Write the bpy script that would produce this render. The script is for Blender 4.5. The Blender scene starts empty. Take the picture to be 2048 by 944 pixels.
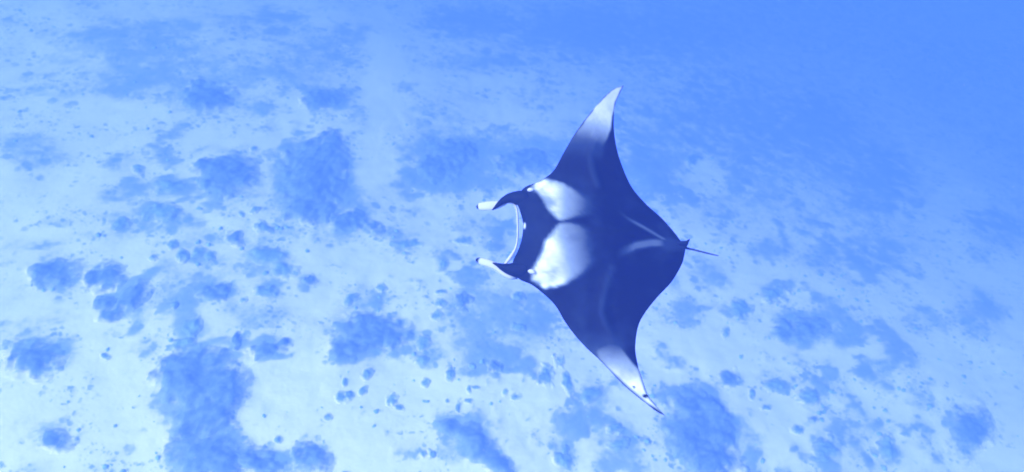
import bpy, bmesh, math, random
import numpy as np
from mathutils import Vector, Matrix

random.seed(7)
scene = bpy.context.scene
COL = scene.collection
R = math.radians

# ------------------------------------------------------------------ camera
PW, PH = 2048.0, 944.0            # photograph size, used to place things on the sea floor
HFOV, PITCH, CAM_Z = 70.0, -66.0, 22.0
FPX = (PW / 2) / math.tan(R(HFOV / 2))
cam_data = bpy.data.cameras.new("camera")
cam_data.sensor_fit = 'HORIZONTAL'
cam_data.angle = R(HFOV)
cam_data.dof.use_dof = True
cam_data.dof.focus_distance = 3.9
cam_data.dof.aperture_fstop = 2.4
cam_data.clip_start = 0.05
cam_data.clip_end = 2000.0
cam = bpy.data.objects.new("camera", cam_data)
COL.objects.link(cam)
cam.location = (0, 0, CAM_Z)
cam.rotation_euler = (R(90 + PITCH), 0, 0)
scene.camera = cam

# ------------------------------------------------------------------ daylight
SUN_EL, SUN_AZ = 60.0, 262.0      # azimuth: degrees clockwise from +Y
world = bpy.data.worlds.new("World")
scene.world = world
world.use_nodes = True
wn = world.node_tree
wn.nodes.clear()
wo = wn.nodes.new('ShaderNodeOutputWorld')
bg = wn.nodes.new('ShaderNodeBackground')
sky = wn.nodes.new('ShaderNodeTexSky')
sky.sky_type = 'NISHITA'
sky.sun_disc = False
sky.sun_elevation = R(SUN_EL)
sky.sun_rotation = R(SUN_AZ)
bg.inputs['Strength'].default_value = 0.15
wn.links.new(sky.outputs[0], bg.inputs['Color'])
wn.links.new(bg.outputs[0], wo.inputs['Surface'])

sun_data = bpy.data.lights.new("sun", 'SUN')
sun_data.energy = 2.0
sun_data.angle = R(40)
sun_data.color = (1.0, 0.96, 0.9)
sun = bpy.data.objects.new("sun", sun_data)
COL.objects.link(sun)
sun_dir = Vector((math.sin(R(SUN_AZ)) * math.cos(R(SUN_EL)), math.cos(R(SUN_AZ)) * math.cos(R(SUN_EL)), math.sin(R(SUN_EL))))
sun.rotation_euler = sun_dir.to_track_quat('Z', 'Y').to_euler()
sun.location = (0, 0, 60)

vs = scene.view_settings
vs.view_transform = 'Standard'
vs.look = 'None'
vs.exposure = 2.12
vs.gamma = 1.0
vs.use_curve_mapping = False
cy = scene.cycles
cy.use_denoising = True
cy.max_bounces = 8
cy.diffuse_bounces = 3
cy.volume_bounces = 4
cy.use_adaptive_sampling = False
cy.filter_width = 1.8

HAZE_DENSITY = 0.0300
HAZE_COLOR = (0.112, 0.24, 0.95)
SAND = (0.80, 0.76, 0.70)
MID = (0.32, 0.39, 0.41)
CORAL_D = (0.085, 0.15, 0.18)
CORAL_L = (0.22, 0.32, 0.36)

# ------------------------------------------------------------------ noise
def _hash(ix, iy, seed):
    h = (ix.astype(np.int64) * 374761393 + iy.astype(np.int64) * 668265263 + seed * 144665) & 0x7fffffff
    h = ((h ^ (h >> 13)) * 1274126177) & 0x7fffffff
    h = h ^ (h >> 16)
    return (h & 0xffff) / 65535.0

def vnoise(x, y, seed=0):
    ix, iy = np.floor(x), np.floor(y)
    fx, fy = x - ix, y - iy
    fx = fx * fx * fx * (fx * (fx * 6 - 15) + 10)
    fy = fy * fy * fy * (fy * (fy * 6 - 15) + 10)
    a, b = _hash(ix, iy, seed), _hash(ix + 1, iy, seed)
    c, d = _hash(ix, iy + 1, seed), _hash(ix + 1, iy + 1, seed)
    return (a + (b - a) * fx) * (1 - fy) + (c + (d - c) * fx) * fy

def fbm(x, y, octs=4, seed=0, gain=0.5):
    t, a, s = 0.0, 1.0, 0.0
    for k in range(octs):
        t = t + a * vnoise(x + 17.3 * k, y - 9.1 * k, seed + 31 * k)
        s += a
        a *= gain
        x, y = (x * 0.8 - y * 0.6) * 2.03, (x * 0.6 + y * 0.8) * 2.03
    return t / s                                            # 0..1, mean 0.5

def sstep(e0, e1, x):
    t = np.clip((x - e0) / (e1 - e0), 0, 1)
    return t * t * (3 - 2 * t)

# ------------------------------------------------------------------ sea floor height
DX, DY = 0.42, 0.907                                          # direction in which the reef slope falls away
def floor_z(x, y):
    x = np.asarray(x, dtype=float); y = np.asarray(y, dtype=float)
    g = x * DX + y * DY
    # steepness grows with distance, then levels out on a deep plain; uphill it levels out too
    sl0, sl1, g0, g1 = math.tan(R(23)), math.tan(R(38)), -3.0, 34.0
    gp = np.clip(g - g0, 0, None)
    w = np.minimum(gp, g1)
    z = -(sl0 * w + (sl1 - sl0) * w * w / (2 * g1)) - 40.0 * (1 - np.exp(-np.clip(gp - g1, 0, None) * sl1 / 40.0))
    gn = np.clip(g0 - g, 0, None)
    z = z + 5.0 * (1 - np.exp(-gn * sl0 / 5.0))
    z = z + 1.3 * (fbm(x * 0.07 + 3, y * 0.07, 3, 5) - 0.5) + 0.45 * (fbm(x * 0.28, y * 0.28, 3, 9) - 0.5)
    return z

_cr, _sr = math.cos(R(PITCH)), math.sin(R(PITCH))
def ray(px, py):
    a, b = (px - PW / 2) / FPX, (PH / 2 - py) / FPX
    d = np.array([a, _cr - b * _sr, _sr + b * _cr])          # forward = (0,cos,sin), up = (0,-sin,cos)
    return d / np.linalg.norm(d)

CAMP = np.array([0.0, 0.0, CAM_Z])
def rays(px, py):
    a, b = (np.asarray(px, dtype=float) - PW / 2) / FPX, (PH / 2 - np.asarray(py, dtype=float)) / FPX
    d = np.stack([a, _cr - b * _sr, _sr + b * _cr], axis=-1)
    return d / np.linalg.norm(d, axis=-1, keepdims=True)

def ground_many(px, py):
    """where lines of sight through photograph pixels meet the sea floor"""
    d = rays(px, py)
    lo = np.full(len(d), 3.0); hi = np.full(len(d), np.nan)
    t = 6.0
    while t < 260 and np.isnan(hi).any():
        p = CAMP + d * t
        hit = np.isnan(hi) & (p[:, 2] < floor_z(p[:, 0], p[:, 1]))
        hi[hit] = t
        lo[np.isnan(hi)] = t
        t *= 1.05
    hi[np.isnan(hi)] = 260.0
    for _ in range(16):
        m = 0.5 * (lo + hi)
        p = CAMP + d * m[:, None]
        u = p[:, 2] < floor_z(p[:, 0], p[:, 1])
        hi = np.where(u, m, hi); lo = np.where(u, lo, m)
    return (CAMP + d * hi[:, None])[:, :2], hi

def frames(pts):
    """for each photograph point: its place on the floor and the 2x2 map from pixels to metres there"""
    P = np.array(pts, dtype=float); n = len(P); e = 6.0
    off = [(0, 0), (e, 0), (-e, 0), (0, e), (0, -e)]
    Q = np.concatenate([P + np.array(o) for o in off])
    G, _ = ground_many(Q[:, 0], Q[:, 1])
    G = G.reshape(5, n, 2)
    return [(G[0, i], np.array([(G[1, i] - G[2, i]) / (2 * e), (G[3, i] - G[4, i]) / (2 * e)]).T) for i in range(n)]

class Ell:
    """an ellipse lying on the sea floor"""
    def __init__(self, fr, rx, ry, rot=0.0):
        self.c, J = fr
        a = R(rot)
        M = J @ np.array([[math.cos(a), -math.sin(a)], [math.sin(a), math.cos(a)]]) @ np.diag([rx, ry])
        self.M, self.I = M, np.linalg.inv(M)
        self.r = np.abs(M).sum(axis=1)                       # half extents of a bounding box
        self.size = math.sqrt(abs(np.linalg.det(M)))
    def rho(self, x, y):
        dx, dy = x - self.c[0], y - self.c[1]
        return np.hypot(self.I[0, 0] * dx + self.I[0, 1] * dy, self.I[1, 0] * dx + self.I[1, 1] * dy)

# ------------------------------------------------------------------ material helpers
def new_mat(name):
    m = bpy.data.materials.new(name)
    m.use_nodes = True
    nt = m.node_tree
    return m, nt, nt.nodes['Principled BSDF']

def node(nt, kind, **kw):
    n = nt.nodes.new(kind)
    for k, v in kw.items():
        setattr(n, k, v)
    return n

def ramp(nt, stops):
    r = nt.nodes.new('ShaderNodeValToRGB')
    e = r.color_ramp.elements
    while len(e) < len(stops):
        e.new(0.5)
    for el, (p, c) in zip(e, stops):
        el.position = p
        el.color = (*c, 1) if len(c) == 3 else c
    return r

def noise_tex(nt, vec, scale, detail=4, rough=0.55):
    n = nt.nodes.new('ShaderNodeTexNoise')
    n.inputs['Scale'].default_value = scale
    n.inputs['Detail'].default_value = detail
    n.inputs['Roughness'].default_value = rough
    nt.links.new(vec, n.inputs['Vector'])
    return n

def math_n(nt, op, a, b=None, clamp=False):
    n = nt.nodes.new('ShaderNodeMath')
    n.operation = op
    n.use_clamp = clamp
    for i, v in enumerate((a, b)):
        if v is None:
            continue
        if isinstance(v, (int, float)):
            n.inputs[i].default_value = v
        else:
            nt.links.new(v, n.inputs[i])
    return n.outputs[0]

def sand_colour(nt, geo):
    """sand that darkens with the algae and fine rubble growing on it (attribute cover)"""
    at = nt.nodes.new('ShaderNodeAttribute'); at.attribute_name = "cover"
    n1 = noise_tex(nt, geo.outputs['Position'], 1.0, 7, 0.62)
    n2 = noise_tex(nt, geo.outputs['Position'], 5.0, 6, 0.62)
    n3 = noise_tex(nt, geo.outputs['Position'], 30.0, 3, 0.6)
    v = math_n(nt, 'MULTIPLY_ADD', n1.outputs[0], 0.80); v.node.inputs[2].default_value = -0.46
    v2 = math_n(nt, 'MULTIPLY_ADD', n2.outputs[0], 0.60); v2.node.inputs[2].default_value = -0.335
    s = math_n(nt, 'ADD', at.outputs['Fac'], v)
    s = math_n(nt, 'ADD', s, v2)
    # little colonies and bits of rubble too small to be built
    for sc_, lo_, hi_, amt in ((1.5, 0.08, 0.26, 0.42), (3.2, 0.08, 0.26, 0.50), (6.5, 0.06, 0.24, 0.45)):
        vo = nt.nodes.new('ShaderNodeTexVoronoi')
        vo.inputs['Scale'].default_value = sc_
        wv = nt.nodes.new('ShaderNodeVectorMath'); wv.operation = 'MULTIPLY_ADD'
        nt.links.new(n2.outputs[1], wv.inputs[0]); wv.inputs[1].default_value = (0.35, 0.35, 0.35); nt.links.new(geo.outputs['Position'], wv.inputs[2])
        nt.links.new(wv.outputs[0], vo.inputs['Vector'])
        sz = math_n(nt, 'MULTIPLY', vo.outputs['Color'], 0.20)
        d_ = math_n(nt, 'SUBTRACT', vo.outputs['Distance'], sz)
        k_ = nt.nodes.new('ShaderNodeMapRange'); k_.interpolation_type = 'SMOOTHSTEP'
        k_.inputs[1].default_value, k_.inputs[2].default_value, k_.inputs[3].default_value, k_.inputs[4].default_value = lo_, hi_, amt, 0.0
        nt.links.new(d_, k_.inputs[0])
        nm = noise_tex(nt, geo.outputs['Position'], 0.45 if sc_ < 3 else 0.7, 3, 0.6)
        g_ = nt.nodes.new('ShaderNodeMapRange'); g_.interpolation_type = 'SMOOTHSTEP'
        g_.inputs[1].default_value, g_.inputs[2].default_value = 0.44, 0.60
        nt.links.new(nm.outputs[0], g_.inputs[0])
        s = math_n(nt, 'ADD', s, math_n(nt, 'MULTIPLY', k_.outputs[0], g_.outputs[0]))
    s = math_n(nt, 'ADD', s, 0.0, True)
    r = ramp(nt, [(0.0, SAND), (0.22, tuple(0.90 * c for c in SAND)), (0.58, MID), (1.0, CORAL_L)])
    nt.links.new(s, r.inputs[0])
    hs = nt.nodes.new('ShaderNodeHueSaturation')
    nt.links.new(r.outputs[0], hs.inputs['Color'])
    gr = math_n(nt, 'MULTIPLY_ADD', n3.outputs[0], 0.24); gr.node.inputs[2].default_value = 0.88
    nt.links.new(gr, hs.inputs['Value'])
    return hs.outputs[0], n2.outputs[0]

def seabed_material():
    m, nt, b = new_mat("sand_and_algae")
    geo = nt.nodes.new('ShaderNodeNewGeometry')
    col, hgt = sand_colour(nt, geo)
    nt.links.new(col, b.inputs['Base Color'])
    b.inputs['Roughness'].default_value = 0.95
    b.inputs['Specular IOR Level'].default_value = 0.05
    bp = nt.nodes.new('ShaderNodeBump')
    bp.inputs['Strength'].default_value = 0.5
    bp.inputs['Distance'].default_value = 0.06
    nt.links.new(hgt, bp.inputs['Height'])
    nt.links.new(bp.outputs[0], b.inputs['Normal'])
    return m

def coral_material(name, dark, light, scale=3.0, rim=True):
    m, nt, b = new_mat(name)
    geo = nt.nodes.new('ShaderNodeNewGeometry')
    n1 = noise_tex(nt, geo.outputs['Position'], scale, 7, 0.68)
    r = ramp(nt, [(0.30, dark), (0.52, tuple(0.6 * p + 0.4 * q for p, q in zip(dark, light))), (0.72, light)])
    nt.links.new(n1.outputs[0], r.inputs[0])
    col = r.outputs[0]
    n2 = noise_tex(nt, geo.outputs['Position'], 9.0, 6, 0.65)
    if rim:                                                   # sand has drifted over the thin outer growth
        at = nt.nodes.new('ShaderNodeAttribute'); at.attribute_name = "growth"
        v = math_n(nt, 'MULTIPLY_ADD', n2.outputs[0], 0.9); v.node.inputs[2].default_value = -0.45
        s_ = math_n(nt, 'ADD', at.outputs['Fac'], v)
        k = ramp(nt, [(0.0, (0, 0, 0)), (0.62, (1, 1, 1))])
        nt.links.new(s_, k.inputs[0])
        mx = nt.nodes.new('ShaderNodeMix'); mx.data_type = 'RGBA'
        nt.links.new(k.outputs[0], mx.inputs[0])
        nt.links.new(sand_colour(nt, geo)[0], mx.inputs[6])
        nt.links.new(col, mx.inputs[7])
        col = mx.outputs[2]
    nt.links.new(col, b.inputs['Base Color'])
    b.inputs['Roughness'].default_value = 0.95
    b.inputs['Specular IOR Level'].default_value = 0.05
    bp = nt.nodes.new('ShaderNodeBump')
    bp.inputs['Strength'].default_value = 0.6
    bp.inputs['Distance'].default_value = 0.05
    nt.links.new(n2.outputs[0], bp.inputs['Height'])
    nt.links.new(bp.outputs[0], b.inputs['Normal'])
    return m

MAT_SEABED = seabed_material()
MAT_CORAL = coral_material("algae_covered_coral", CORAL_D, CORAL_L)
MAT_CORAL_PALE = coral_material("pale_coral", tuple(1.5 * c for c in CORAL_D), tuple(1.5 * c for c in CORAL_L), 4.0)
MAT_RUBBLE = coral_material("coral_rubble", tuple(2.0 * c for c in CORAL_D), tuple(1.9 * c for c in CORAL_L), 4.0, False)

def mesh_obj(name, verts, faces, mat, smooth=True, parent=None):
    me = bpy.data.meshes.new(name)
    me.from_pydata([tuple(v) for v in verts], [], [tuple(f) for f in faces])
    me.materials.append(mat)
    if smooth:
        me.polygons.foreach_set("use_smooth", np.ones(len(me.polygons), dtype=bool))
    me.update()
    o = bpy.data.objects.new(name, me)
    COL.objects.link(o)
    if parent:
        o.parent = parent
    return o

def tag(o, label, cat, group=None):
    o["label"] = label
    o["category"] = cat
    if group:
        o["group"] = group
    return o

# ------------------------------------------------------------------ reef layout (read off the photograph, laid on the sea floor)
# soft stains of algae and fine rubble in the sand, the wide first one also paints in haze: x, y, rx, ry, rotation, strength
STAINS = [
    (430,110,460,140,0,.46),(930,270,330,130,0,.34),(1500,250,400,190,0,.40),(1760,520,200,110,0,.2),(300,430,220,110,0,.26),(450,600,220,110,0,.22),(1250,60,420,120,0,.34),(640,380,160,120,0,.3),
    (415,195,75,42,0,.75),(297,155,60,34,0,.55),(430,112,100,28,0,.35),(525,220,45,22,0,.5),(655,198,65,28,0,.7),
    (230,70,90,40,0,.4),(330,60,80,30,0,.3),(560,40,90,30,0,.35),(240,170,60,30,0,.5),(700,70,60,40,0,.45),
    (630,360,105,100,0,.85),(460,345,75,62,0,.7),(340,370,50,28,0,.5),(250,385,60,26,0,.5),(235,320,45,28,0,.45),
    (340,305,45,26,0,.45),(327,425,70,34,0,.5),(247,445,35,20,0,.5),(740,300,50,40,0,.25),
    (910,310,110,50,0,.75),(1060,310,120,60,0,.6),(885,350,90,50,0,.7),(810,360,45,36,0,.6),(690,310,50,45,0,.5),
    (790,180,40,22,0,.25),(940,42,130,45,0,.6),(975,120,130,40,0,.45),(980,370,70,38,0,.5),(870,420,80,32,0,.35),
    (700,430,60,45,0,.6),(780,470,60,26,0,.45),(650,470,60,26,0,.4),(1000,470,60,50,0,.4),(930,450,40,26,0,.3),
    (1150,60,180,70,0,.6),(1350,60,220,80,0,.55),(1100,190,90,40,0,.25),(1300,330,80,70,0,.6),(1385,320,26,20,0,.5),
    (1335,250,90,50,0,.4),(1480,230,120,80,0,.45),(1500,380,110,60,0,.35),(1640,250,140,120,0,.5),(1760,350,130,120,0,.5),
    (1440,430,60,30,0,.35),(1620,430,120,50,0,.3),(1740,500,130,60,0,.45),(1640,520,60,40,0,.35),
    (220,547,42,34,0,.8),(270,587,62,30,-40,.9),(220,607,40,22,0,.8),(255,642,50,22,0,.6),(410,522,50,26,0,.45),
    (535,527,75,50,10,.55),(415,592,55,28,0,.6),(388,617,30,20,0,.5),(535,585,40,18,0,.6),(380,652,36,36,0,.6),(360,690,46,18,0,.55),
    (430,700,90,24,0,.35),(520,640,80,40,0,.35),(330,560,60,60,0,.3),(300,700,70,40,0,.2),
    (535,700,60,24,0,.7),(475,682,16,28,0,.55),(622,560,28,24,0,.45),(560,470,50,30,0,.35),(450,470,60,30,0,.3),(360,480,60,30,0,.3),
    (400,775,105,92,0,.85),(415,897,92,80,0,.8),(510,915,80,48,0,.7),(620,915,66,46,0,.6),(200,767,26,24,0,.4),(230,930,60,20,0,.35),
    (740,677,100,56,0,.8),(690,707,50,32,0,.7),(650,650,60,50,0,.45),(735,752,40,24,0,.45),(845,700,50,50,0,.4),(720,600,60,35,0,.4),
    (985,640,130,110,0,.52),(960,720,80,40,0,.5),(1060,640,70,60,0,.5),(1050,735,40,30,0,.5),(1090,622,55,45,0,.5),(930,560,60,40,0,.35),(870,600,50,50,0,.3),
    (940,870,90,40,35,.8),(990,915,60,30,35,.7),(900,900,40,30,0,.4),(837,895,50,26,0,.3),(660,915,30,22,0,.3),
    (1145,827,80,60,0,.5),(1180,792,40,36,0,.5),(1130,905,60,40,0,.5),(1230,880,70,55,0,.5),(1240,930,80,30,0,.5),(1060,880,50,30,0,.2),
    (1605,657,85,46,0,.75),(1400,857,90,105,0,.9),(1455,754,26,24,0,.6),(1390,790,80,40,0,.6),(1500,870,50,70,0,.35),(1545,767,40,24,0,.4),
    (1650,897,50,50,0,.45),(1777,897,36,44,0,.55),(1660,772,70,70,0,.4),(1620,797,40,34,0,.45),(1720,907,40,36,0,.35),(1700,840,90,50,0,.3),
    (1550,587,40,30,0,.5),(1540,497,70,34,0,.45),(1480,617,40,34,0,.45),(1430,547,60,36,0,.5),(1375,622,44,50,0,.5),(1340,560,30,40,0,.35),
    (1795,692,90,34,35,.55),(1750,752,60,40,30,.5),(1695,672,50,34,0,.45),(1670,617,70,34,20,.45),(1850,640,60,40,0,.4),(1840,800,40,70,0,.45),
    (120,540,70,40,0,.6),(90,700,80,60,0,.5),(60,300,90,60,0,.5),(110,880,70,40,0,.5),(1940,860,60,70,0,.6),(1960,620,80,60,0,.5),(2000,450,90,70,0,.5),
]
# clean pale sand: drifts between the growth
DRIFTS = [
    (770,160,46,150,4,.5),(600,210,60,30,0,.4),(260,225,90,35,0,.4),(480,90,120,45,0,.35),(1020,235,100,28,10,.45),(1410,345,35,50,-20,.4),
    (1130,230,60,25,0,.3),(750,320,40,60,0,.4),(880,420,36,32,0,.4),(450,280,70,22,0,.3),(1440,690,95,60,20,.5),(1720,770,130,28,42,.35),
    (1560,840,75,50,30,.4),(1050,800,130,45,0,.6),(780,790,130,60,0,.6),(590,770,90,70,0,.6),(250,760,75,75,0,.4),(830,560,70,50,0,.4),
    (640,620,32,50,0,.5),(1280,720,50,70,0,.4),(270,500,60,26,-30,.3),(720,900,60,50,0,.4),(420,450,90,20,10,.3),(1480,540,50,30,0,.3),(700,440,40,18,-20,.4),
]
# raised coral growth: [ellipses], height in metres, material, name, label
B, P = 'MAT_CORAL', 'MAT_CORAL_PALE'
PATCHES = [
    ([(395,760,82,58,0),(355,745,45,42,0),(440,765,48,60,0),(410,830,62,40,0)],.55,B,'coral_patch','broad dark coral mound with flat upper edge on pale sand, biggest at lower left'),
    ([(415,905,70,48,0),(450,925,50,40,0)],.4,B,'coral_patch','dark coral bed below the broad mound at the lower left edge'),
    ([(510,918,42,24,0)],.3,B,'coral_patch','low coral bed at the bottom edge beside the broad mound'),
    ([(625,915,42,28,20)],.35,B,'coral_patch','coral patch at the bottom edge between the broad mound and the white sand gap'),
    ([(740,668,72,34,5),(690,702,36,22,0),(790,675,30,24,10)],.5,B,'coral_patch','isolated blue grey coral mound in the bright sand below the manta head'),
    ([(925,858,48,18,15),(960,890,48,26,40),(1000,925,30,20,45)],.45,B,'coral_patch','slanting hooked coral patch on white sand at the bottom middle'),
    ([(1400,865,62,66,0),(1380,810,45,34,0),(1430,920,50,40,0)],.6,B,'coral_patch','large round dark coral mound just beyond the lower wing tip'),
    ([(1455,754,20,18,0)],.25,B,'coral_clump','round coral knob on top of the large round mound near the wing tip'),
    ([(1610,655,46,24,5),(1562,658,22,18,0)],.5,B,'coral_patch','dark coral patch on the far slope behind the manta tail'),
    ([(630,355,64,66,0),(655,300,42,40,0),(612,420,46,34,0)],.6,B,'coral_patch','largest dark reef mass on the slope ahead of the manta'),
    ([(462,345,50,42,0),(430,340,30,22,0)],.45,B,'coral_patch','dark reef patch beside the largest reef mass, farther from the manta'),
    ([(415,195,52,28,0)],.5,B,'coral_patch','hazy dark reef patch highest up the slope at upper left'),
    ([(650,198,48,18,-6)],.4,B,'coral_patch','faint flat reef patch at the edge of the pale sand streak'),
    ([(905,305,46,26,0),(880,335,40,26,0)],.45,B,'coral_patch','hazy reef mass above the manta head fins'),
    ([(1060,320,60,26,0)],.4,B,'coral_patch','hazy reef mass partly hidden behind the upper wing'),
    ([(222,548,32,26,0),(195,560,25,22,0)],.4,B,'coral_patch','dark coral patch at the left edge above the slanting one'),
    ([(272,588,48,20,-42),(225,630,36,14,-20)],.4,B,'coral_patch','slanting elongated coral patch with a pale hole at the left edge'),
    ([(215,605,26,12,-10)],.3,B,'coral_patch','thin coral ledge under the dark patch at the left edge'),
    ([(535,700,36,13,-4),(565,692,20,10,-15)],.35,B,'coral_patch','crisp wide coral ledge just above the white sand gap'),
    ([(475,682,9,20,0)],.28,B,'coral_clump','narrow upright coral head next to the wide ledge'),
    ([(450,577,16,14,0),(425,590,28,13,10)],.3,B,'coral_clump','dark coral knob with a trailing skirt in the mottled field at left'),
    ([(535,585,26,10,0)],.25,P,'coral_patch','low oblong coral patch in the mottled field left of the bright sand'),
    ([(545,515,42,18,15),(570,540,30,16,20)],.28,P,'coral_patch','broken coral rubble bank curving above the mottled field'),
    ([(388,652,18,22,20)],.25,P,'coral_patch','soft coral clump above the broad mound'),
    ([(365,688,26,8,-12)],.22,P,'coral_patch','thin coral strip lying over the top of the broad mound'),
    ([(397,503,15,10,0),(425,512,13,9,20)],.22,P,'coral_clump','double coral clump among small heads left of the reef mass'),
    ([(365,513,13,13,0)],.22,P,'coral_clump','square coral clump beside the double clump'),
    ([(345,490,12,9,-20)],.2,P,'coral_clump','small coral clump above the square clump'),
    ([(307,516,9,7,0)],.18,P,'coral_clump','lone small coral head on the clean sand at left'),
    ([(247,447,18,13,0)],.22,P,'coral_clump','coral head near the left edge on pale sand'),
    ([(530,455,20,13,5)],.25,P,'coral_clump','rounded coral head under the reef patch on the left slope'),
    ([(470,478,20,15,0)],.28,B,'coral_clump','coral head between the mottled field and the reef patch'),
    ([(923,606,14,22,0),(930,603,16,10,0)],.3,B,'coral_clump','crisp dark lobed coral head on sand below the manta mouth'),
    ([(845,686,17,15,30)],.25,P,'coral_clump','coral head beside the point of the isolated mound'),
    ([(846,722,13,10,-20)],.2,P,'coral_clump','small pale coral clump under the head beside the isolated mound'),
    ([(737,750,13,9,-30)],.2,P,'coral_clump','coral clump directly below the isolated mound'),
    ([(850,768,9,10,0)],.2,P,'coral_clump','small round coral head alone on the white sand below the isolated mound'),
    ([(684,794,10,13,0),(698,788,8,11,0)],.2,P,'coral_clump','paired coral heads on the white sand right of the broad mound'),
    ([(690,766,6,8,10)],.15,P,'coral_clump','little coral head above the paired heads'),
    ([(728,780,10,8,-25)],.18,P,'coral_clump','coral head next to the paired heads'),
    ([(657,837,9,9,0)],.18,P,'coral_clump','coral head between the paired heads and the bottom edge patch'),
    ([(782,797,12,12,10)],.15,P,'coral_clump','faint coral head right of the paired heads'),
    ([(798,816,8,7,0)],.15,P,'coral_clump','little coral head touching the faint one on white sand'),
    ([(900,750,8,15,5)],.2,P,'coral_clump','tall narrow coral clump under the mid toned rubble field'),
    ([(945,733,8,7,0)],.18,P,'coral_clump','round coral dot at the lower rim of the rubble field'),
    ([(992,735,15,12,0)],.25,B,'coral_clump','coral knob hanging from the lower rim of the rubble field'),
    ([(937,778,5,9,5)],.15,P,'coral_clump','slim upright coral lump on the white sand channel'),
    ([(952,776,9,4,0)],.12,P,'coral_clump','flat coral lump next to the slim upright one'),
    ([(939,802,9,6,0)],.14,P,'coral_clump','oval coral lump under the flat one on white sand'),
    ([(915,814,6,9,0)],.15,P,'coral_clump','oval upright coral lump just above the hooked patch'),
    ([(894,802,4,4,0)],.1,P,'coral_clump','tiny dark coral dot above the hooked patch'),
    ([(1009,784,5,8,25)],.14,P,'coral_clump','tilted small coral lump in the middle of the white channel'),
    ([(1031,793,11,8,10)],.1,P,'coral_clump','pale smudged coral lump in the middle of the white channel'),
    ([(863,908,9,9,0)],.18,P,'coral_clump','round coral head at the foot of the hooked patch'),
    ([(847,907,6,7,0)],.14,P,'coral_clump','smaller twin of the round head at the foot of the hooked patch'),
    ([(555,882,9,8,0)],.16,P,'coral_clump','coral head on the sand above the low bed at the bottom'),
    ([(1091,750,13,22,-8)],.22,P,'coral_clump','upright oblong coral block below the lower wing'),
    ([(1118,722,10,13,0),(1108,709,5,6,0)],.2,P,'coral_clump','coral clump under the leading edge of the lower wing'),
    ([(1131,765,10,26,-18)],.2,P,'coral_clump','long slanting coral strip beside the upright block'),
    ([(1037,592,14,9,15)],.22,P,'coral_clump','coral clump close under the lower head fin'),
    ([(1036,657,14,8,10)],.2,P,'coral_clump','coral clump in the middle of the rubble field under the head'),
    ([(887,530,9,10,0)],.18,P,'coral_clump','dark coral dot ahead of the lower head fin'),
    ([(925,482,18,10,0)],.2,P,'coral_clump','coral clump between the two head fins'),
    ([(830,486,14,9,0)],.2,P,'coral_clump','coral clump ahead of the manta mouth, farther out'),
    ([(762,577,12,9,20)],.2,P,'coral_clump','coral clump above the isolated mound'),
    ([(700,600,17,8,-30)],.2,P,'coral_clump','slanting coral clump left above the isolated mound'),
    ([(882,584,11,6,0)],.14,P,'coral_clump','uppermost of three stacked pale lumps beside the dark lobed head'),
    ([(882,605,13,8,0)],.15,P,'coral_clump','middle of three stacked pale lumps beside the dark lobed head'),
    ([(873,632,13,10,0)],.15,P,'coral_clump','lowest of three stacked pale lumps beside the dark lobed head'),
    ([(622,560,14,11,0)],.22,B,'coral_clump','coral head right of the mottled field, near bright speckled sand'),
    ([(1130,898,8,9,0)],.18,P,'coral_clump','coral head at the bottom below the lower wing'),
    ([(1125,922,17,12,20)],.22,P,'coral_patch','coral clump at the bottom edge below the lower wing'),
    ([(1230,857,18,11,0)],.25,P,'coral_patch','coral clump directly below the lower wing tip'),
    ([(1235,890,24,14,0)],.25,P,'coral_patch','second coral clump down from the lower wing tip'),
    ([(1180,790,24,13,-30)],.22,P,'coral_patch','coral clump beside the leading edge of the lower wing tip'),
    ([(1545,768,26,13,0)],.22,P,'coral_patch','pale coral patch right of the round knob'),
    ([(1502,787,7,11,0)],.18,P,'coral_clump','upright oval coral lump right of the large round mound'),
    ([(1530,814,11,6,0)],.16,P,'coral_clump','flat oval coral lump right of the large round mound'),
    ([(1595,859,12,9,0)],.18,P,'coral_clump','pale round coral lump low on the right slope'),
    ([(1627,839,9,7,0)],.2,B,'coral_clump','small dark coral head low on the right slope'),
    ([(1450,667,8,12,15)],.15,P,'coral_clump','oval coral lump alone on bright sand behind the lower wing'),
    ([(1777,897,18,26,-15)],.35,P,'coral_patch','oblong coral patch near the bottom right corner'),
    ([(1650,895,28,24,0)],.3,P,'coral_patch','coral patch at the bottom right of the bright sand strip'),
    ([(1618,797,22,15,0)],.25,P,'coral_patch','soft coral patch in the middle of the right slope'),
    ([(1552,588,24,16,0)],.3,P,'coral_patch','coral patch above the far slope patch behind the tail'),
    ([(1480,617,22,18,0)],.28,P,'coral_patch','coral patch between the tail and the bright sand'),
    ([(1385,320,16,13,0)],.3,P,'coral_patch','hazy coral patch ringed by sand behind the upper wing'),
    ([(210,714,10,6,0)],.16,P,'coral_clump','lone coral head on the sand near the lower left edge'),
    ([(350,611,8,6,-40)],.15,P,'coral_clump','small dark coral lump between the slanting patch and mottled field'),
    ([(485,602,9,6,0)],.15,P,'coral_clump','small coral lump under the knob in the mottled field'),
    ([(505,297,8,6,0)],.18,P,'coral_clump','small coral head left of the largest reef mass'),
    ([(510,420,11,6,-20)],.18,P,'coral_clump','slanting small coral head below the reef patch on the left slope'),
    ([(485,430,6,5,0)],.14,P,'coral_clump','tiny dark coral head below the reef patch on the left slope'),
    ([(277,340,15,10,0)],.25,P,'coral_clump','hazy coral head high on the left slope'),
    ([(327,425,34,16,0)],.28,P,'coral_patch','pale reef patch on the left slope above the clean sand'),
    ([(340,372,26,13,0)],.28,P,'coral_patch','hazy reef patch left of the reef patch on the slope'),
    ([(700,440,34,20,0),(745,455,20,12,0)],.35,B,'coral_patch','reef patch right below the largest reef mass'),
    ([(815,490,26,10,0)],.2,P,'coral_patch','low pale patch on the sand ahead of the mouth'),
]
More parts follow.
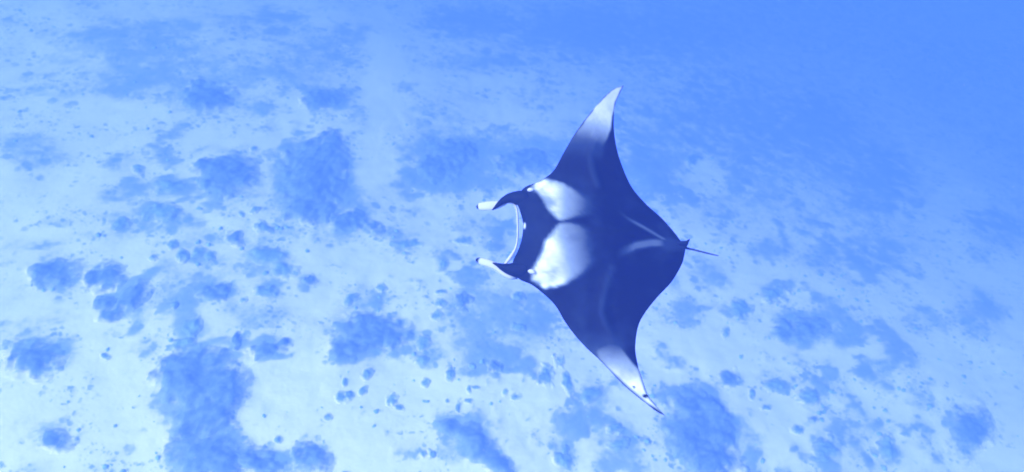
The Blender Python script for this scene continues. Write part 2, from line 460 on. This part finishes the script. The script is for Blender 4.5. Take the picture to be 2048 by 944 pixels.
EXTRA = [  # beyond the photograph's sides
    ([(110,545,50,26,-10)],.4,B,'coral_patch','dark coral patch outermost on the left at mid height'),
    ([(80,720,60,40,0)],.4,B,'coral_patch','coral patch outermost on the left, lower down'),
    ([(1945,860,46,50,0)],.4,B,'coral_patch','coral mound outermost on the right near the bottom'),
    ([(110,880,40,24,0)],.3,B,'coral_patch','coral patch in the lower left corner'),
]

# ------------------------------------------------------------------ the sea floor
_fr = frames([s[:2] for s in STAINS])
stains = [(Ell(f, *s[2:5]), s[5]) for f, s in zip(_fr, STAINS)]
_fr = frames([s[:2] for s in DRIFTS])
drifts = [(Ell(f, *s[2:5]), s[5]) for f, s in zip(_fr, DRIFTS)]
_fr = iter(frames([e[:2] for p in PATCHES + EXTRA for e in p[0]]))
patches = [([Ell(next(_fr), *e[2:]) for e in ells], h, mat, name, label) for ells, h, mat, name, label in PATCHES + EXTRA]

def warp(x, y, k=1.0):
    wx = (fbm(x * 0.9, y * 0.9, 3, 71) - 0.5) * 1.1 * k + (fbm(x * 3.1, y * 3.1, 3, 72) - 0.5) * 0.5 * k
    wy = (fbm(x * 0.9, y * 0.9, 3, 81) - 0.5) * 1.1 * k + (fbm(x * 3.1, y * 3.1, 3, 82) - 0.5) * 0.5 * k
    return x + wx, y + wy

def bed_z(x, y, cov):
    """top of the sand, with its small hummocks and the growth on it"""
    near = np.exp(-((x / 60) ** 2 + ((y - 15) / 70) ** 2))
    return floor_z(x, y) + near * (0.10 * (fbm(x * 2.2, y * 2.2, 3, 41) - 0.5) + 0.10 * np.clip(cov, 0, 1))

def build_seabed():
    N = 620
    b = 4.25
    a = 240.0 / math.sinh(b)
    u = np.linspace(-1, 1, N)
    gx = a * np.sinh(b * u) + 1.5
    gy = a * np.sinh(b * u) + 10.0
    X, Y = np.meshgrid(gx, gy)
    WX, WY = warp(X, Y)
    cov = np.zeros_like(X)
    for e, s in stains:
        sel = (np.abs(X - e.c[0]) < 1.7 * e.r[0] + 1) & (np.abs(Y - e.c[1]) < 1.7 * e.r[1] + 1)
        if sel.any():
            rho = e.rho(WX[sel], WY[sel])
            far = min(1.0, max(0.0, (np.hypot(*e.c) - 16) / 30))
            v = 1.1 * s * (1 - sstep(0.30 - 0.25 * far, 1.22 + 0.2 * far, rho))  # far stains soften at the edge, painting in the blur of hazy water
            c0 = cov[sel]
            cov[sel] = np.maximum(c0, v) + 0.25 * np.minimum(c0, v)
    # mottling everywhere, and reef going on outside the picture
    m1 = fbm(X * 0.45 + 5, Y * 0.45, 5, 101)
    m2 = fbm(X * 1.7, Y * 1.7, 4, 111)
    m3 = fbm(X * 5.0, Y * 5.0, 3, 121)
    cov = 1.12 * cov * (0.50 + 1.05 * m2)
    for e, s in drifts:
        rho = e.rho(WX, WY)
        cov -= 1.25 * s * (1 - sstep(0.15, 1.25, rho)) * (0.4 + 1.1 * m2)
    cov = np.clip(cov, -0.35, 1.2)
    dn = np.exp(-(np.hypot(X - 2, Y - 8) / 26) ** 2) * 0.85 + 0.15
    cov += dn * 0.55 * sstep(0.5, 0.75, m1) * sstep(0.40, 0.62, m2) + dn * 0.45 * sstep(0.52, 0.72, m3) * sstep(0.42, 0.6, m1) * sstep(0.35, 0.6, m2)
    far = sstep(26, 50, np.hypot(X - 2, Y - 10))
    cov = cov * (1 - 0.8 * far) + far * (0.30 + 0.25 * fbm(X * 0.13, Y * 0.13, 4, 131))
    cov = np.clip(cov, -0.35, 1)
    Z = bed_z(X, Y, cov)
    verts = np.stack([X, Y, Z], axis=-1).reshape(-1, 3)
    idx = np.arange(N * N).reshape(N, N)
    quads = np.stack([idx[:-1, :-1], idx[:-1, 1:], idx[1:, 1:], idx[1:, :-1]], axis=-1).reshape(-1, 4)
    me = bpy.data.meshes.new("seabed")
    me.vertices.add(len(verts)); me.vertices.foreach_set("co", verts.ravel())
    me.loops.add(quads.size); me.loops.foreach_set("vertex_index", quads.ravel())
    me.polygons.add(len(quads)); me.polygons.foreach_set("loop_start", np.arange(0, quads.size, 4))
    me.update(calc_edges=True)
    me.polygons.foreach_set("use_smooth", np.ones(len(quads), dtype=bool))
    at = me.attributes.new("cover", 'FLOAT', 'POINT')
    at.data.foreach_set("value", cov.ravel().astype(np.float32))
    me.materials.append(MAT_SEABED)
    o = bpy.data.objects.new("seabed", me)
    COL.objects.link(o)
    o["kind"] = "structure"
    o["label"] = "pale sandy reef slope mottled with algae and rubble, falling away into blue water"
    return gx, gy, cov

GX, GY, COVER = build_seabed()
def cover_at(x, y):
    i = np.clip(np.searchsorted(GX, x), 0, len(GX) - 1)
    j = np.clip(np.searchsorted(GY, y), 0, len(GY) - 1)
    return COVER[j, i]

# ------------------------------------------------------------------ coral growth, one object each
def build_patch(k, ells, H, mat, name, label):
    lo = np.min([e.c - 1.35 * e.r for e in ells], axis=0)
    hi = np.max([e.c + 1.35 * e.r for e in ells], axis=0)
    c0 = ells[0].c
    big = max(e.size for e in ells)
    n = int(np.clip(18 + big * 30, 22, 100))
    X, Y = np.meshgrid(np.linspace(lo[0], hi[0], n), np.linspace(lo[1], hi[1], n))
    wk = min(1.0, 0.45 * big + 0.05)
    WX, WY = warp(X + 3.7 * k, Y - 2.9 * k, wk)
    WX, WY = WX - 3.7 * k, WY + 2.9 * k
    m = np.full_like(X, -9.0)
    for e in ells:
        m = np.maximum(m, 1 - e.rho(WX, WY))
    f = 1.6 / max(0.25, min(big, 1.2))
    lump = fbm(X * f, Y * f, 4, 200 + k, 0.6)
    fine = fbm(X * 4.5, Y * 4.5, 4, 300 + k, 0.6)
    m = m + 0.10 + (lump - 0.5) * 0.8 + (fine - 0.5) * 0.6
    h = np.where(m > 0, 0.55 * H * (1 - np.exp(-2.0 * np.clip(m, 0, None))) * (0.35 + 1.3 * lump) + 0.12 * (fine - 0.5) * min(1, big), m * 0.22)
    Z = bed_z(X, Y, cover_at(X, Y)) + h + 0.015
    O = np.array([c0[0], c0[1], float(floor_z(c0[0], c0[1]))])
    keep = m > -0.25
    idx = -np.ones(n * n, dtype=int)
    faces = []
    ii = np.arange(n * n).reshape(n, n)
    kf = keep[:-1, :-1] | keep[1:, :-1] | keep[:-1, 1:] | keep[1:, 1:]
    q = np.stack([ii[:-1, :-1], ii[:-1, 1:], ii[1:, 1:], ii[1:, :-1]], axis=-1)[kf]
    used = np.unique(q)
    idx[used] = np.arange(len(used))
    V = np.stack([X, Y, Z], axis=-1).reshape(-1, 3)[used] - O
    o = mesh_obj(name, V, idx[q], MAT_CORAL if mat == 'MAT_CORAL' else MAT_CORAL_PALE)
    at = o.data.attributes.new("growth", 'FLOAT', 'POINT')
    at.data.foreach_set("value", np.clip(m, -1, 1).reshape(-1)[used].astype(np.float32))
    at = o.data.attributes.new("cover", 'FLOAT', 'POINT')
    at.data.foreach_set("value", np.clip(cover_at(X, Y), -0.35, 1).reshape(-1)[used].astype(np.float32))
    o.location = O
    tag(o, label, "coral", "coral growth on the sandy slope")
    return o

for k, (ells, H, mat, name, label) in enumerate(patches):
    build_patch(k, ells, H, mat, name, label)

# ------------------------------------------------------------------ loose rubble (uncountable): one object
def build_rubble():
    rng = np.random.default_rng(3)
    bm = bmesh.new()
    bmesh.ops.create_icosphere(bm, subdivisions=1, radius=1.0)
    bv = np.array([v.co[:] for v in bm.verts]); bf = np.array([[v.index for v in f.verts] for f in bm.faces])
    bm.free()
    n0 = 40000
    px, py = rng.uniform(-150, 2200, n0), 990 - 990 * rng.uniform(0, 1, n0) ** 1.25
    G, T = ground_many(px, py)
    x, y = G.T
    c = cover_at(x, y)
    cl = 0.5 * fbm(x * 0.35, y * 0.35, 3, 401) + 0.5 * fbm(x * 1.6, y * 1.6, 3, 402)
    ok = (T < 70) & (rng.uniform(0, 1, n0) < 0.006 + 1.5 * np.clip(cl - 0.50, 0, None) * (0.3 + ((0.10 < c) & (c < 0.55))))
    x, y, c = x[ok], y[ok], c[ok]
    z = bed_z(x, y, c) + 0.008
    vs, fs, n = [], [], 0
    for k in range(len(x)):
        r = 0.014 + 0.085 * rng.uniform() ** 4.5
        a = rng.uniform(0, 6.28)
        v = bv * (r * rng.uniform(0.7, 1.3, 3) * np.array([1.2, 1.2, 0.6])) * rng.uniform(0.65, 1.3, (len(bv), 1))
        v = np.stack([v[:, 0] * math.cos(a) - v[:, 1] * math.sin(a), v[:, 0] * math.sin(a) + v[:, 1] * math.cos(a), v[:, 2]], axis=1)
        vs.append(v + np.array([x[k], y[k], z[k]])); fs.append(bf + n); n += len(bv)
    o = mesh_obj("coral_rubble", np.concatenate(vs), np.concatenate(fs), MAT_RUBBLE)
    o["kind"] = "stuff"
    o["label"] = "small dark bits of coral rubble strewn over the sand"
    o["category"] = "rubble"
build_rubble()

# ------------------------------------------------------------------ the manta ray
MC_PX, MC_D = (1200.0, 478.0), 3.8
MC = CAMP + ray(*MC_PX) * MC_D
MS = MC_D / 8.0                                              # body depths below are for an animal 3.6 m across
_tocam = Vector(-ray(*MC_PX))
MN = np.array(_tocam.slerp(Vector((0, 0, 1)), 0.5).normalized())      # the ray's back is turned partly up, partly to the viewer

def on_plane(px, py, z=0.0):
    """point on the ray's own curved mid surface, z metres above its mid plane"""
    d = ray(px, py)
    t = np.dot(MC + MN * z - CAMP, MN) / np.dot(d, MN)
    return CAMP + d * t

STATIONS = [  # leading edge, trailing edge, wing tip to wing tip
    (1246,171,1247,172),(1229,177,1237,193),(1213,189,1231,208),(1190,214,1228,230),(1166,244,1228,259),(1147,271,1233,295),(1127,306,1245,334),
    (1108,340,1264,375),(1088,357,1292,408),(1070,366,1323,436),(1048,376,1347,463),(1033,398,1360,480),(1039,420,1367,487),
    (1045,440,1370,491),(1046,458,1371,494),(1043,480,1371,498),(1036,501,1370,503),(1025,528,1368,514),(1036,556,1362,532),(1064,570,1343,564),
    (1092,592,1315,594),(1112,613,1292,623),(1131,645,1278,648),(1151,672,1272,676),(1174,697,1271,703),(1198,719,1276,731),(1221,743,1282,750),
    (1245,768,1288,768),(1268,788,1296,790),(1292,807,1311,809),(1315,824,1321,821),(1330,831,1331,832)]

def catmull(P, t):
    P = np.asarray(P, dtype=float)
    n = len(P) - 1
    i = np.clip(np.floor(t).astype(int), 0, n - 1)
    f = (t - i)[:, None]
    p0, p1, p2, p3 = P[np.clip(i - 1, 0, n)], P[i], P[i + 1], P[np.clip(i + 2, 0, n)]
    return 0.5 * ((2 * p1) + (-p0 + p2) * f + (2 * p0 - 5 * p1 + 4 * p2 - p3) * f ** 2 + (-p0 + 3 * p1 - 3 * p2 + p3) * f ** 3)

def poly_sdf(poly, x, y):
    """signed distance, positive inside"""
    poly = np.asarray(poly, dtype=float)
    d = np.full(x.shape, 1e9)
    inside = np.zeros(x.shape, dtype=bool)
    for (ax, ay), (bx, by) in zip(poly, np.roll(poly, -1, axis=0)):
        ex, ey = bx - ax, by - ay
        t = np.clip(((x - ax) * ex + (y - ay) * ey) / (ex * ex + ey * ey), 0, 1)
        d = np.minimum(d, np.hypot(x - ax - t * ex, y - ay - t * ey))
        cond = (ay > y) != (by > y)
        with np.errstate(divide='ignore', invalid='ignore'):
            xi = ax + (y - ay) * ex / (ey if ey != 0 else 1e-9)
        inside ^= cond & (x < xi)
    return np.where(inside, d, -d)

def line_dist(pts, x, y):
    d = np.full(x.shape, 1e9)
    for (ax, ay), (bx, by) in zip(pts[:-1], pts[1:]):
        ex, ey = bx - ax, by - ay
        t = np.clip(((x - ax) * ex + (y - ay) * ey) / (ex * ex + ey * ey), 0, 1)
        d = np.minimum(d, np.hypot(x - ax - t * ex, y - ay - t * ey))
    return d

SHOULDER_A = [(1056,383),(1072,364),(1092,357),(1114,364),(1137,373),(1157,384),(1185,400),(1220,424),(1225,440),(1180,447),(1117,450),(1103,436),(1092,421),(1083,401),(1072,386)]
SHOULDER_B = [(1117,456),(1137,453),(1180,457),(1225,480),(1225,512),(1196,535),(1157,559),(1120,573),(1089,578),(1063,561),(1057,547),(1072,530),(1083,510),(1089,490),(1103,473)]
TIP_A = [(1250,168),(1232,172),(1213,186),(1190,211),(1166,241),(1148,268),(1156,300),(1190,312),(1208,300),(1222,268),(1226,255),(1228,228),(1233,206),(1240,190)]
TIP_B = [(1190,697),(1213,682),(1241,684),(1255,706),(1268,724),(1278,735),(1288,762),(1297,790),(1312,808),(1335,834),(1292,809),(1253,776),(1213,738),(1188,712)]

def skin_tone(x, y):
    """how pale the back is, 0 black .. 1 white, from a position across the animal"""
    wob = (fbm(x / 24, y / 24, 5, 501, 0.6) - 0.5) * 1.5
    w = np.zeros_like(x)
    sa = poly_sdf(SHOULDER_A, x + wob * 7, y + wob * 7)
    fade = 1 - 0.50 * sstep(1106, 1140, x + 18 * wob) - 0.50 * sstep(1128, 1196, x + 24 * wob)
    w = np.maximum(w, sstep(-5, 7 + 10 * sstep(1120, 1170, x), sa) * fade * (0.76 + 0.6 * wob))
    sb = poly_sdf(SHOULDER_B, x + wob * 7, y - wob * 7)
    fx = x - 0.22 * (y - 470)
    fade = 1 - 0.50 * sstep(1098, 1135, fx + 18 * wob) - 0.50 * sstep(1125, 1190, fx + 24 * wob)
    w = np.maximum(w, sstep(-5, 8 + 8 * sstep(1120, 1180, x), sb) * fade * (0.78 + 0.6 * wob))
    ta = poly_sdf(TIP_A, x + wob * 3, y + wob * 3)
    fa = 1 - sstep(222, 310, y + 0.22 * (x - 1190) * -1)
    w = np.maximum(w, sstep(0, 6, ta) * fa * (0.65 + 0.22 * wob))
    w = np.maximum(w, 0.16 * (1 - sstep(262, 335, y)) * sstep(0, 12, -(x - 1212)))          # greyed leading half below the white tip
    tb = poly_sdf(TIP_B, x + wob * 6, y + wob * 6)
    fb = sstep(664, 778, y - 0.10 * (x - 1225))
    w = np.maximum(w, sstep(-1, 8, tb) * fb * (0.82 + 0.3 * wob))
    w = np.maximum(w, 0.10 * sstep(640, 700, y) * sstep(0, 25, 1262 - x))
    # pale bands that meet over the tail
    d = line_dist([(1236, 430), (1253, 444), (1284, 460), (1324, 482)], x, y)
    w = np.maximum(w, 0.17 * (1 - sstep(0.8, 6, d)) * sstep(1225, 1275, x))
    d = line_dist([(1225, 519), (1268, 498), (1300, 491), (1326, 490)], x, y)
    w = np.maximum(w, 0.20 * (1 - sstep(3, 11, d)) * sstep(1225, 1272, x) * (1 - sstep(1312, 1335, x)))
    w = np.maximum(w, 0.06 * sstep(1300, 1335, x) * (1 - sstep(6, 18, np.abs(y - 491))))
    # fold highlights along the wings, painted in as faint pale bars
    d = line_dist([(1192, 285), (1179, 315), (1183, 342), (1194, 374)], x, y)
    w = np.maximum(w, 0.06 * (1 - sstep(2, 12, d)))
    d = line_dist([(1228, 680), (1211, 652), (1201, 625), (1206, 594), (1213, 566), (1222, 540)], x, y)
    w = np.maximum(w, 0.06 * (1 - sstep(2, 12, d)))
    # head a little paler, and a sheen painted onto the front half of the wings
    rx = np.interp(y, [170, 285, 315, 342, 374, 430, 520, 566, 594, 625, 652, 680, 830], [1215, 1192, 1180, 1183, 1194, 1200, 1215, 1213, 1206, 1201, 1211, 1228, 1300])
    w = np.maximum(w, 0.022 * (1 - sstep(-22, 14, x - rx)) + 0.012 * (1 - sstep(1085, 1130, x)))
    w = w + 0.10 * np.clip(fbm(x / 34, y / 34, 5, 511, 0.6) - 0.5, 0, None)
    # white spot on the upper lip, dark freckles near the lower tip
    w = np.maximum(w, 0.8 * (1 - sstep(0.5, 1.3, np.hypot((x - 1049.5) / 3.0, (y - 454) / 7.0))))
    w = w * sstep(0.6, 1.2, np.hypot((x - 1290.5) / 6.0, (y - 792) / 3.6)) * sstep(0.5, 1.3, np.hypot((x - 1268) / 2.6, (y - 774) / 2.6))
    return np.clip(w, 0, 1)

def manta_material():
    m, nt, b = new_mat("manta_skin")
    at = nt.nodes.new('ShaderNodeAttribute'); at.attribute_name = "tone"
    tc = nt.nodes.new('ShaderNodeTexCoord')
    n = noise_tex(nt, tc.outputs['Object'], 9.0, 5, 0.6)
    v = math_n(nt, 'MULTIPLY_ADD', n.outputs[0], 0.06); v.node.inputs[2].default_value = -0.034
    s = math_n(nt, 'ADD', at.outputs['Fac'], v, True)
    r = ramp(nt, [(0.0, (0.0005, 0.001, 0.003)), (0.10, (0.008, 0.016, 0.032)), (0.5, (0.11, 0.15, 0.19)), (1.0, (0.36, 0.39, 0.40))])
    r.color_ramp.interpolation = 'LINEAR'
    nt.links.new(s, r.inputs[0])
    nt.links.new(r.outputs[0], b.inputs['Base Color'])
    b.inputs['Roughness'].default_value = 0.62
    b.inputs['Specular IOR Level'].default_value = 0.02
    n2 = noise_tex(nt, tc.outputs['Object'], 55.0, 3, 0.6)
    bp = nt.nodes.new('ShaderNodeBump')
    bp.inputs['Strength'].default_value = 0.25
    bp.inputs['Distance'].default_value = 0.006
    nt.links.new(n2.outputs[0], bp.inputs['Height'])
    nt.links.new(bp.outputs[0], b.inputs['Normal'])
    return m
MAT_MANTA = manta_material()

def wing_lift(py):
    """metres the mid surface rises above the mid plane towards either wing tip"""
    up = np.clip((440 - py) / 270.0, 0, 1.2)
    dn = np.clip((500 - py) / -330.0, 0, 1.2)
    return MS * (0.34 * up ** 2 + 0.22 * dn ** 1.8 - 0.16 * np.clip(dn - 0.75, 0, 1))

def build_manta():
    NS, NC = 250, 64
    t = np.linspace(0, len(STATIONS) - 1, NS)
    S = catmull(STATIONS, t)
    LE, TE = S[:, :2], S[:, 2:]
    c = 0.5 - 0.5 * np.cos(np.linspace(0, math.pi, NC))      # closer towards both edges
    V, T = [], []
    V2, T2 = [], []
    px = LE[:, None, 0] + (TE - LE)[:, None, 0] * c[None]
    py = LE[:, None, 1] + (TE - LE)[:, None, 1] * c[None]
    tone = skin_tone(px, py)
    # thickness: a deep trunk along the axis, thin wings
    axis_y = 466 + (px - 1045) * 0.083
    off = (py - axis_y) / 100.0
    chord = np.hypot(*(TE - LE).T)[:, None]
    trunk = 0.20 * np.exp(-np.abs(off / 0.72) ** 1.9)
    blade = 0.008 + 0.058 * np.exp(-np.abs(off / 1.5) ** 2)
    prof = (c ** 0.55) * (1 - c) ** 0.9 * 1.95
    half = (trunk * (0.25 + 0.75 * prof[None] / prof.max()) * prof[None] ** 0.35 + blade * prof[None]) * np.clip(chord / 60.0, 0.12, 1)
    half[:, 0] = 0; half[:, -1] = 0
    half = np.maximum(half, 0.0) * MS
    lift = wing_lift(py)
    ridge = MS * 0.03 * np.exp(-(line_dist([(1192, 285), (1179, 315), (1183, 342), (1194, 374)], px, py) / 11) ** 2) + MS * 0.03 * np.exp(-(line_dist([(1228, 680), (1211, 652), (1201, 625), (1206, 594), (1213, 566)], px, py) / 11) ** 2)
    verts, tones, faces = [], [], []
    top = np.empty((NS, NC), dtype=int); bot = np.empty((NS, NC), dtype=int)
    D = rays(px, py)
    tt = ((MC - CAMP) @ MN + lift) / (D @ MN)
    PM = CAMP + D * tt[..., None]
    rise = half * 1.15 + ridge * (4 * c * (1 - c))[None]
    TOP, BOT = PM + MN * rise[..., None], PM - MN * (half * 0.85 + 0.002)[..., None]
    for i in range(NS):
        for j in range(NC):
            top[i, j] = len(verts)
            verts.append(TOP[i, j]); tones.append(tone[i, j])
            if j in (0, NC - 1):
                bot[i, j] = top[i, j]
            else:
                bot[i, j] = len(verts)
                verts.append(BOT[i, j]); tones.append(0.85)
    for i in range(NS - 1):
        for j in range(NC - 1):
            faces.append((top[i, j], top[i + 1, j], top[i + 1, j + 1], top[i, j + 1]))
            faces.append((bot[i, j], bot[i, j + 1], bot[i + 1, j + 1], bot[i + 1, j]))
    for i in (0, NS - 1):
        ring = [top[i, j] for j in range(NC)] + [bot[i, j] for j in range(NC - 2, 0, -1)]
        faces.append(ring if i else ring[::-1])

    def tube(path, tone_fn, seg=18, steps=40, squash=1.0):
        """path: (px, py, z, half width in photo pixels, half height in metres); a closed tapering limb grown out of the body"""
        P = catmull(path, np.linspace(0, len(path) - 1, steps))
        P[:, 2] *= MS; P[:, 4] *= MS
        C = np.array([on_plane(q[0], q[1], q[2]) for q in P])
        tan = np.gradient(C, axis=0)
        base = len(verts)
        for k in range(steps):
            tn = tan[k] / np.linalg.norm(tan[k])
            side = np.cross(MN, tn); side /= np.linalg.norm(side)
            up = np.cross(tn, side)
            w = P[k, 3] * MC_D / FPX
            for s_ in range(seg):
                a = 2 * math.pi * s_ / seg
                verts.append(C[k] + side * w * math.cos(a) + up * P[k, 4] * math.sin(a))
                q = P[k]
                # position across the photograph of this vertex, for its tone
                sx, sy = q[0] + q[3] * math.cos(a) * SIDE[0](tn), q[1] + q[3] * math.cos(a) * SIDE[1](tn)
                tones.append(tone_fn(k / (steps - 1), math.cos(a), math.sin(a)))
        for k in range(steps - 1):
            for s_ in range(seg):
                a0, a1 = base + k * seg + s_, base + k * seg + (s_ + 1) % seg
                faces.append((a0, a1, a1 + seg, a0 + seg))
        faces.append(tuple(base + s_ for s_ in range(seg))[::-1])
        faces.append(tuple(base + (steps - 1) * seg + s_ for s_ in range(seg)))
    SIDE = (lambda tn: 0.0, lambda tn: 0.0)

    lerp = lambda v, xs, ys: float(np.interp(v, xs, ys))
    # head fins: a black rolled root that tapers to a point, and from under it the white inner face ending in a black tip
    root = lambda u, ca, sa: 0.035
    def paddle(u, ca, sa):
        return lerp(u, [0, .15, .80, .88, 1], [.25, .72, .78, .06, .02])
    tube([(1062,400,.0,9,.06),(1052,397,.005,14,.08),(1037,396,0,15,.075),(1020,396,-.01,10,.06),(1006,402,-.02,7,.045),(996,410,-.03,4.5,.03),(985,420,-.05,1.2,.012)], root)
    tube([(1012,404,-.09,5,.03),(1000,408,-.09,7.5,.035),(988,410.5,-.09,9.5,.03),(976,411.5,-.09,9.5,.028),(965,412.5,-.095,8.5,.026),(957,413.5,-.10,6.5,.022),(953,414,-.10,2.5,.01)], paddle)
    tube([(1060,528,.0,9,.06),(1051,536,.005,16,.08),(1038,539,0,17,.075),(1020,538,-.01,12,.06),(1006,534.5,-.02,7.5,.045),(996,530,-.03,4,.03),(986,526,-.05,1.2,.012)], root)
    tube([(1034,556,-.08,2.5,.03),(1022,553,-.09,6,.035),(1008,545,-.09,7.5,.035),(994,534,-.09,7.5,.03),(980,527.5,-.09,7.5,.028),(967,523.5,-.095,7.5,.026),(957,520.5,-.10,6,.022),(952,519,-.10,2.5,.01)], paddle)
    # tail
    def tail_tone(u, ca, sa):
        return 0.05 if ca * 1.0 > -0.55 or u < 0.45 else 0.5
    tube([(1345,490,.02,10,.05),(1366,494,.02,4.5,.03),(1376,497,.02,2.3,.015),(1400,503,.01,2.0,.012),(1420,508,0,1.7,.010),(1437,511.5,0,1.0,.006)], tail_tone, seg=10, steps=36)
    # small dorsal fin, a thin raised blade
    fin = [(1340,488,.03,.0),(1352,486,.05,.0),(1364,484,.10,.0),(1372,482,.13,.0),(1380,478,.16,.0),(1376,487,.08,.0),(1372,494,.03,.0)]
    base = len(verts)
    for s_ in (-1, 1):
        for x, y, z, _ in fin:
            verts.append(on_plane(x, y + s_ * 2.2 * (1 if z < .12 else .35), z * MS)); tones.append(0.045)
    nf = len(fin)
    faces.append(tuple(range(base, base + nf)))
    faces.append(tuple(range(base + nf, base + 2 * nf))[::-1])
    for k in range(nf):
        a, b_ = base + k, base + (k + 1) % nf
        faces.append((a, a + nf, b_ + nf, b_))

    O = MC
    o = mesh_obj("manta_ray", np.array(verts) - O, faces, MAT_MANTA)
    bm = bmesh.new(); bm.from_mesh(o.data)
    bmesh.ops.recalc_face_normals(bm, faces=bm.faces)
    bm.to_mesh(o.data); bm.free()
    o.data.polygons.foreach_set("use_smooth", np.ones(len(o.data.polygons), dtype=bool))
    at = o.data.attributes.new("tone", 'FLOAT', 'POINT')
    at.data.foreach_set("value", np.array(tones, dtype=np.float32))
    o.location = O
    tag(o, "black manta ray with white shoulder patches and white wing tips gliding over the reef", "manta ray")

    def limb(name, path, seg=12, steps=40, tone=0.9):
        verts.clear(); tones.clear(); faces.clear()
        tube(path, lambda u, ca, sa: tone, seg, steps)
        l = mesh_obj(name, np.array(verts) - O, faces, MAT_MANTA, parent=o)
        b_ = bmesh.new(); b_.from_mesh(l.data); bmesh.ops.recalc_face_normals(b_, faces=b_.faces); b_.to_mesh(l.data); b_.free()
        a_ = l.data.attributes.new("tone", 'FLOAT', 'POINT')
        a_.data.foreach_set("value", np.array(tones, dtype=np.float32))
        return l
    # pale rim of the lower jaw, a little ahead of and below the black upper jaw
    limb("lower_jaw", [(1004,408,-.05,2,.02),(1015,404,-.07,3.2,.03),(1027,407,-.09,3.2,.03),(1034,422,-.10,2.2,.035),(1035.5,450,-.11,1.9,.04),(1035,478,-.10,1.9,.035),(1031,497,-.09,2.6,.03),(1021,514,-.07,4.0,.03),(1010,528,-.05,3,.02)], tone=0.8)
    # white bulges at the eyes
    limb("eye", [(1066,380,.10,2.5,.02),(1062,379.5,.11,4.0,.03),(1058,380,.10,3.6,.025),(1055.5,381,.09,1.5,.01)], 12, 14, 0.8)
    limb("eye", [(1069,546,.10,2.5,.02),(1065,543.5,.11,4.4,.03),(1060,542.5,.10,4.2,.025),(1056.5,542,.09,1.5,.01)], 12, 14, 0.8)
    return o

manta = build_manta()

# ------------------------------------------------------------------ a few flecks adrift in the water (one object)
def build_flecks():
    rng = np.random.default_rng(11)
    m, nt, b = new_mat("drifting_fleck")
    b.inputs['Base Color'].default_value = (0.3, 0.34, 0.35, 1)
    b.inputs['Roughness'].default_value = 0.9
    bm = bmesh.new(); bmesh.ops.create_icosphere(bm, subdivisions=1, radius=1.0)
    bv = np.array([v.co[:] for v in bm.verts]); bf = np.array([[v.index for v in f.verts] for f in bm.faces]); bm.free()
    vs, fs, n = [], [], 0
    for k in range(70):
        px, py, d = rng.uniform(-100, 2150), rng.uniform(-60, 1000), rng.uniform(4.2, 13.0)
        v = bv * (rng.uniform(0.0014, 0.0036) * rng.uniform(0.5, 1.6, 3)) * rng.uniform(0.7, 1.3, (len(bv), 1))
        vs.append(v + CAMP + ray(px, py) * d); fs.append(bf + n); n += len(bv)
    o = mesh_obj("drifting_flecks", np.concatenate(vs), np.concatenate(fs), m)
    o["kind"] = "stuff"
    o["label"] = "tiny pale flecks adrift in the blue water"
build_flecks()

# ------------------------------------------------------------------ the water between: haze
def build_haze():
    gx, gy = np.meshgrid(np.linspace(-245, 245, 120), np.linspace(-235, 255, 120))
    zmin = float(floor_z(gx, gy).min()) - 2.5
    x0, x1, y0, y1, z0, z1 = -250.0, 253.0, -240.0, 262.0, zmin, CAM_Z + 1.0
    v = [(x, y, z) for z in (z0, z1) for y in (y0, y1) for x in (x0, x1)]
    f = [(0, 2, 3, 1), (4, 5, 7, 6), (0, 1, 5, 4), (2, 6, 7, 3), (0, 4, 6, 2), (1, 3, 7, 5)]
    m = bpy.data.materials.new("sea_water_haze")
    m.use_nodes = True
    nt = m.node_tree
    nt.nodes.clear()
    out = nt.nodes.new('ShaderNodeOutputMaterial')
    pv = nt.nodes.new('ShaderNodeVolumePrincipled')
    pv.inputs['Color'].default_value = (*HAZE_COLOR, 1)
    pv.inputs['Absorption Color'].default_value = (0.0, 0.022, 0.0, 1)
    pv.inputs['Density'].default_value = HAZE_DENSITY
    pv.inputs['Anisotropy'].default_value = 0.0
    nt.links.new(pv.outputs[0], out.inputs['Volume'])
    o = mesh_obj("haze", v, f, m, smooth=False)
    o["kind"] = "stuff"
    o["label"] = "clear blue sea water that fades the far slope"
build_haze()
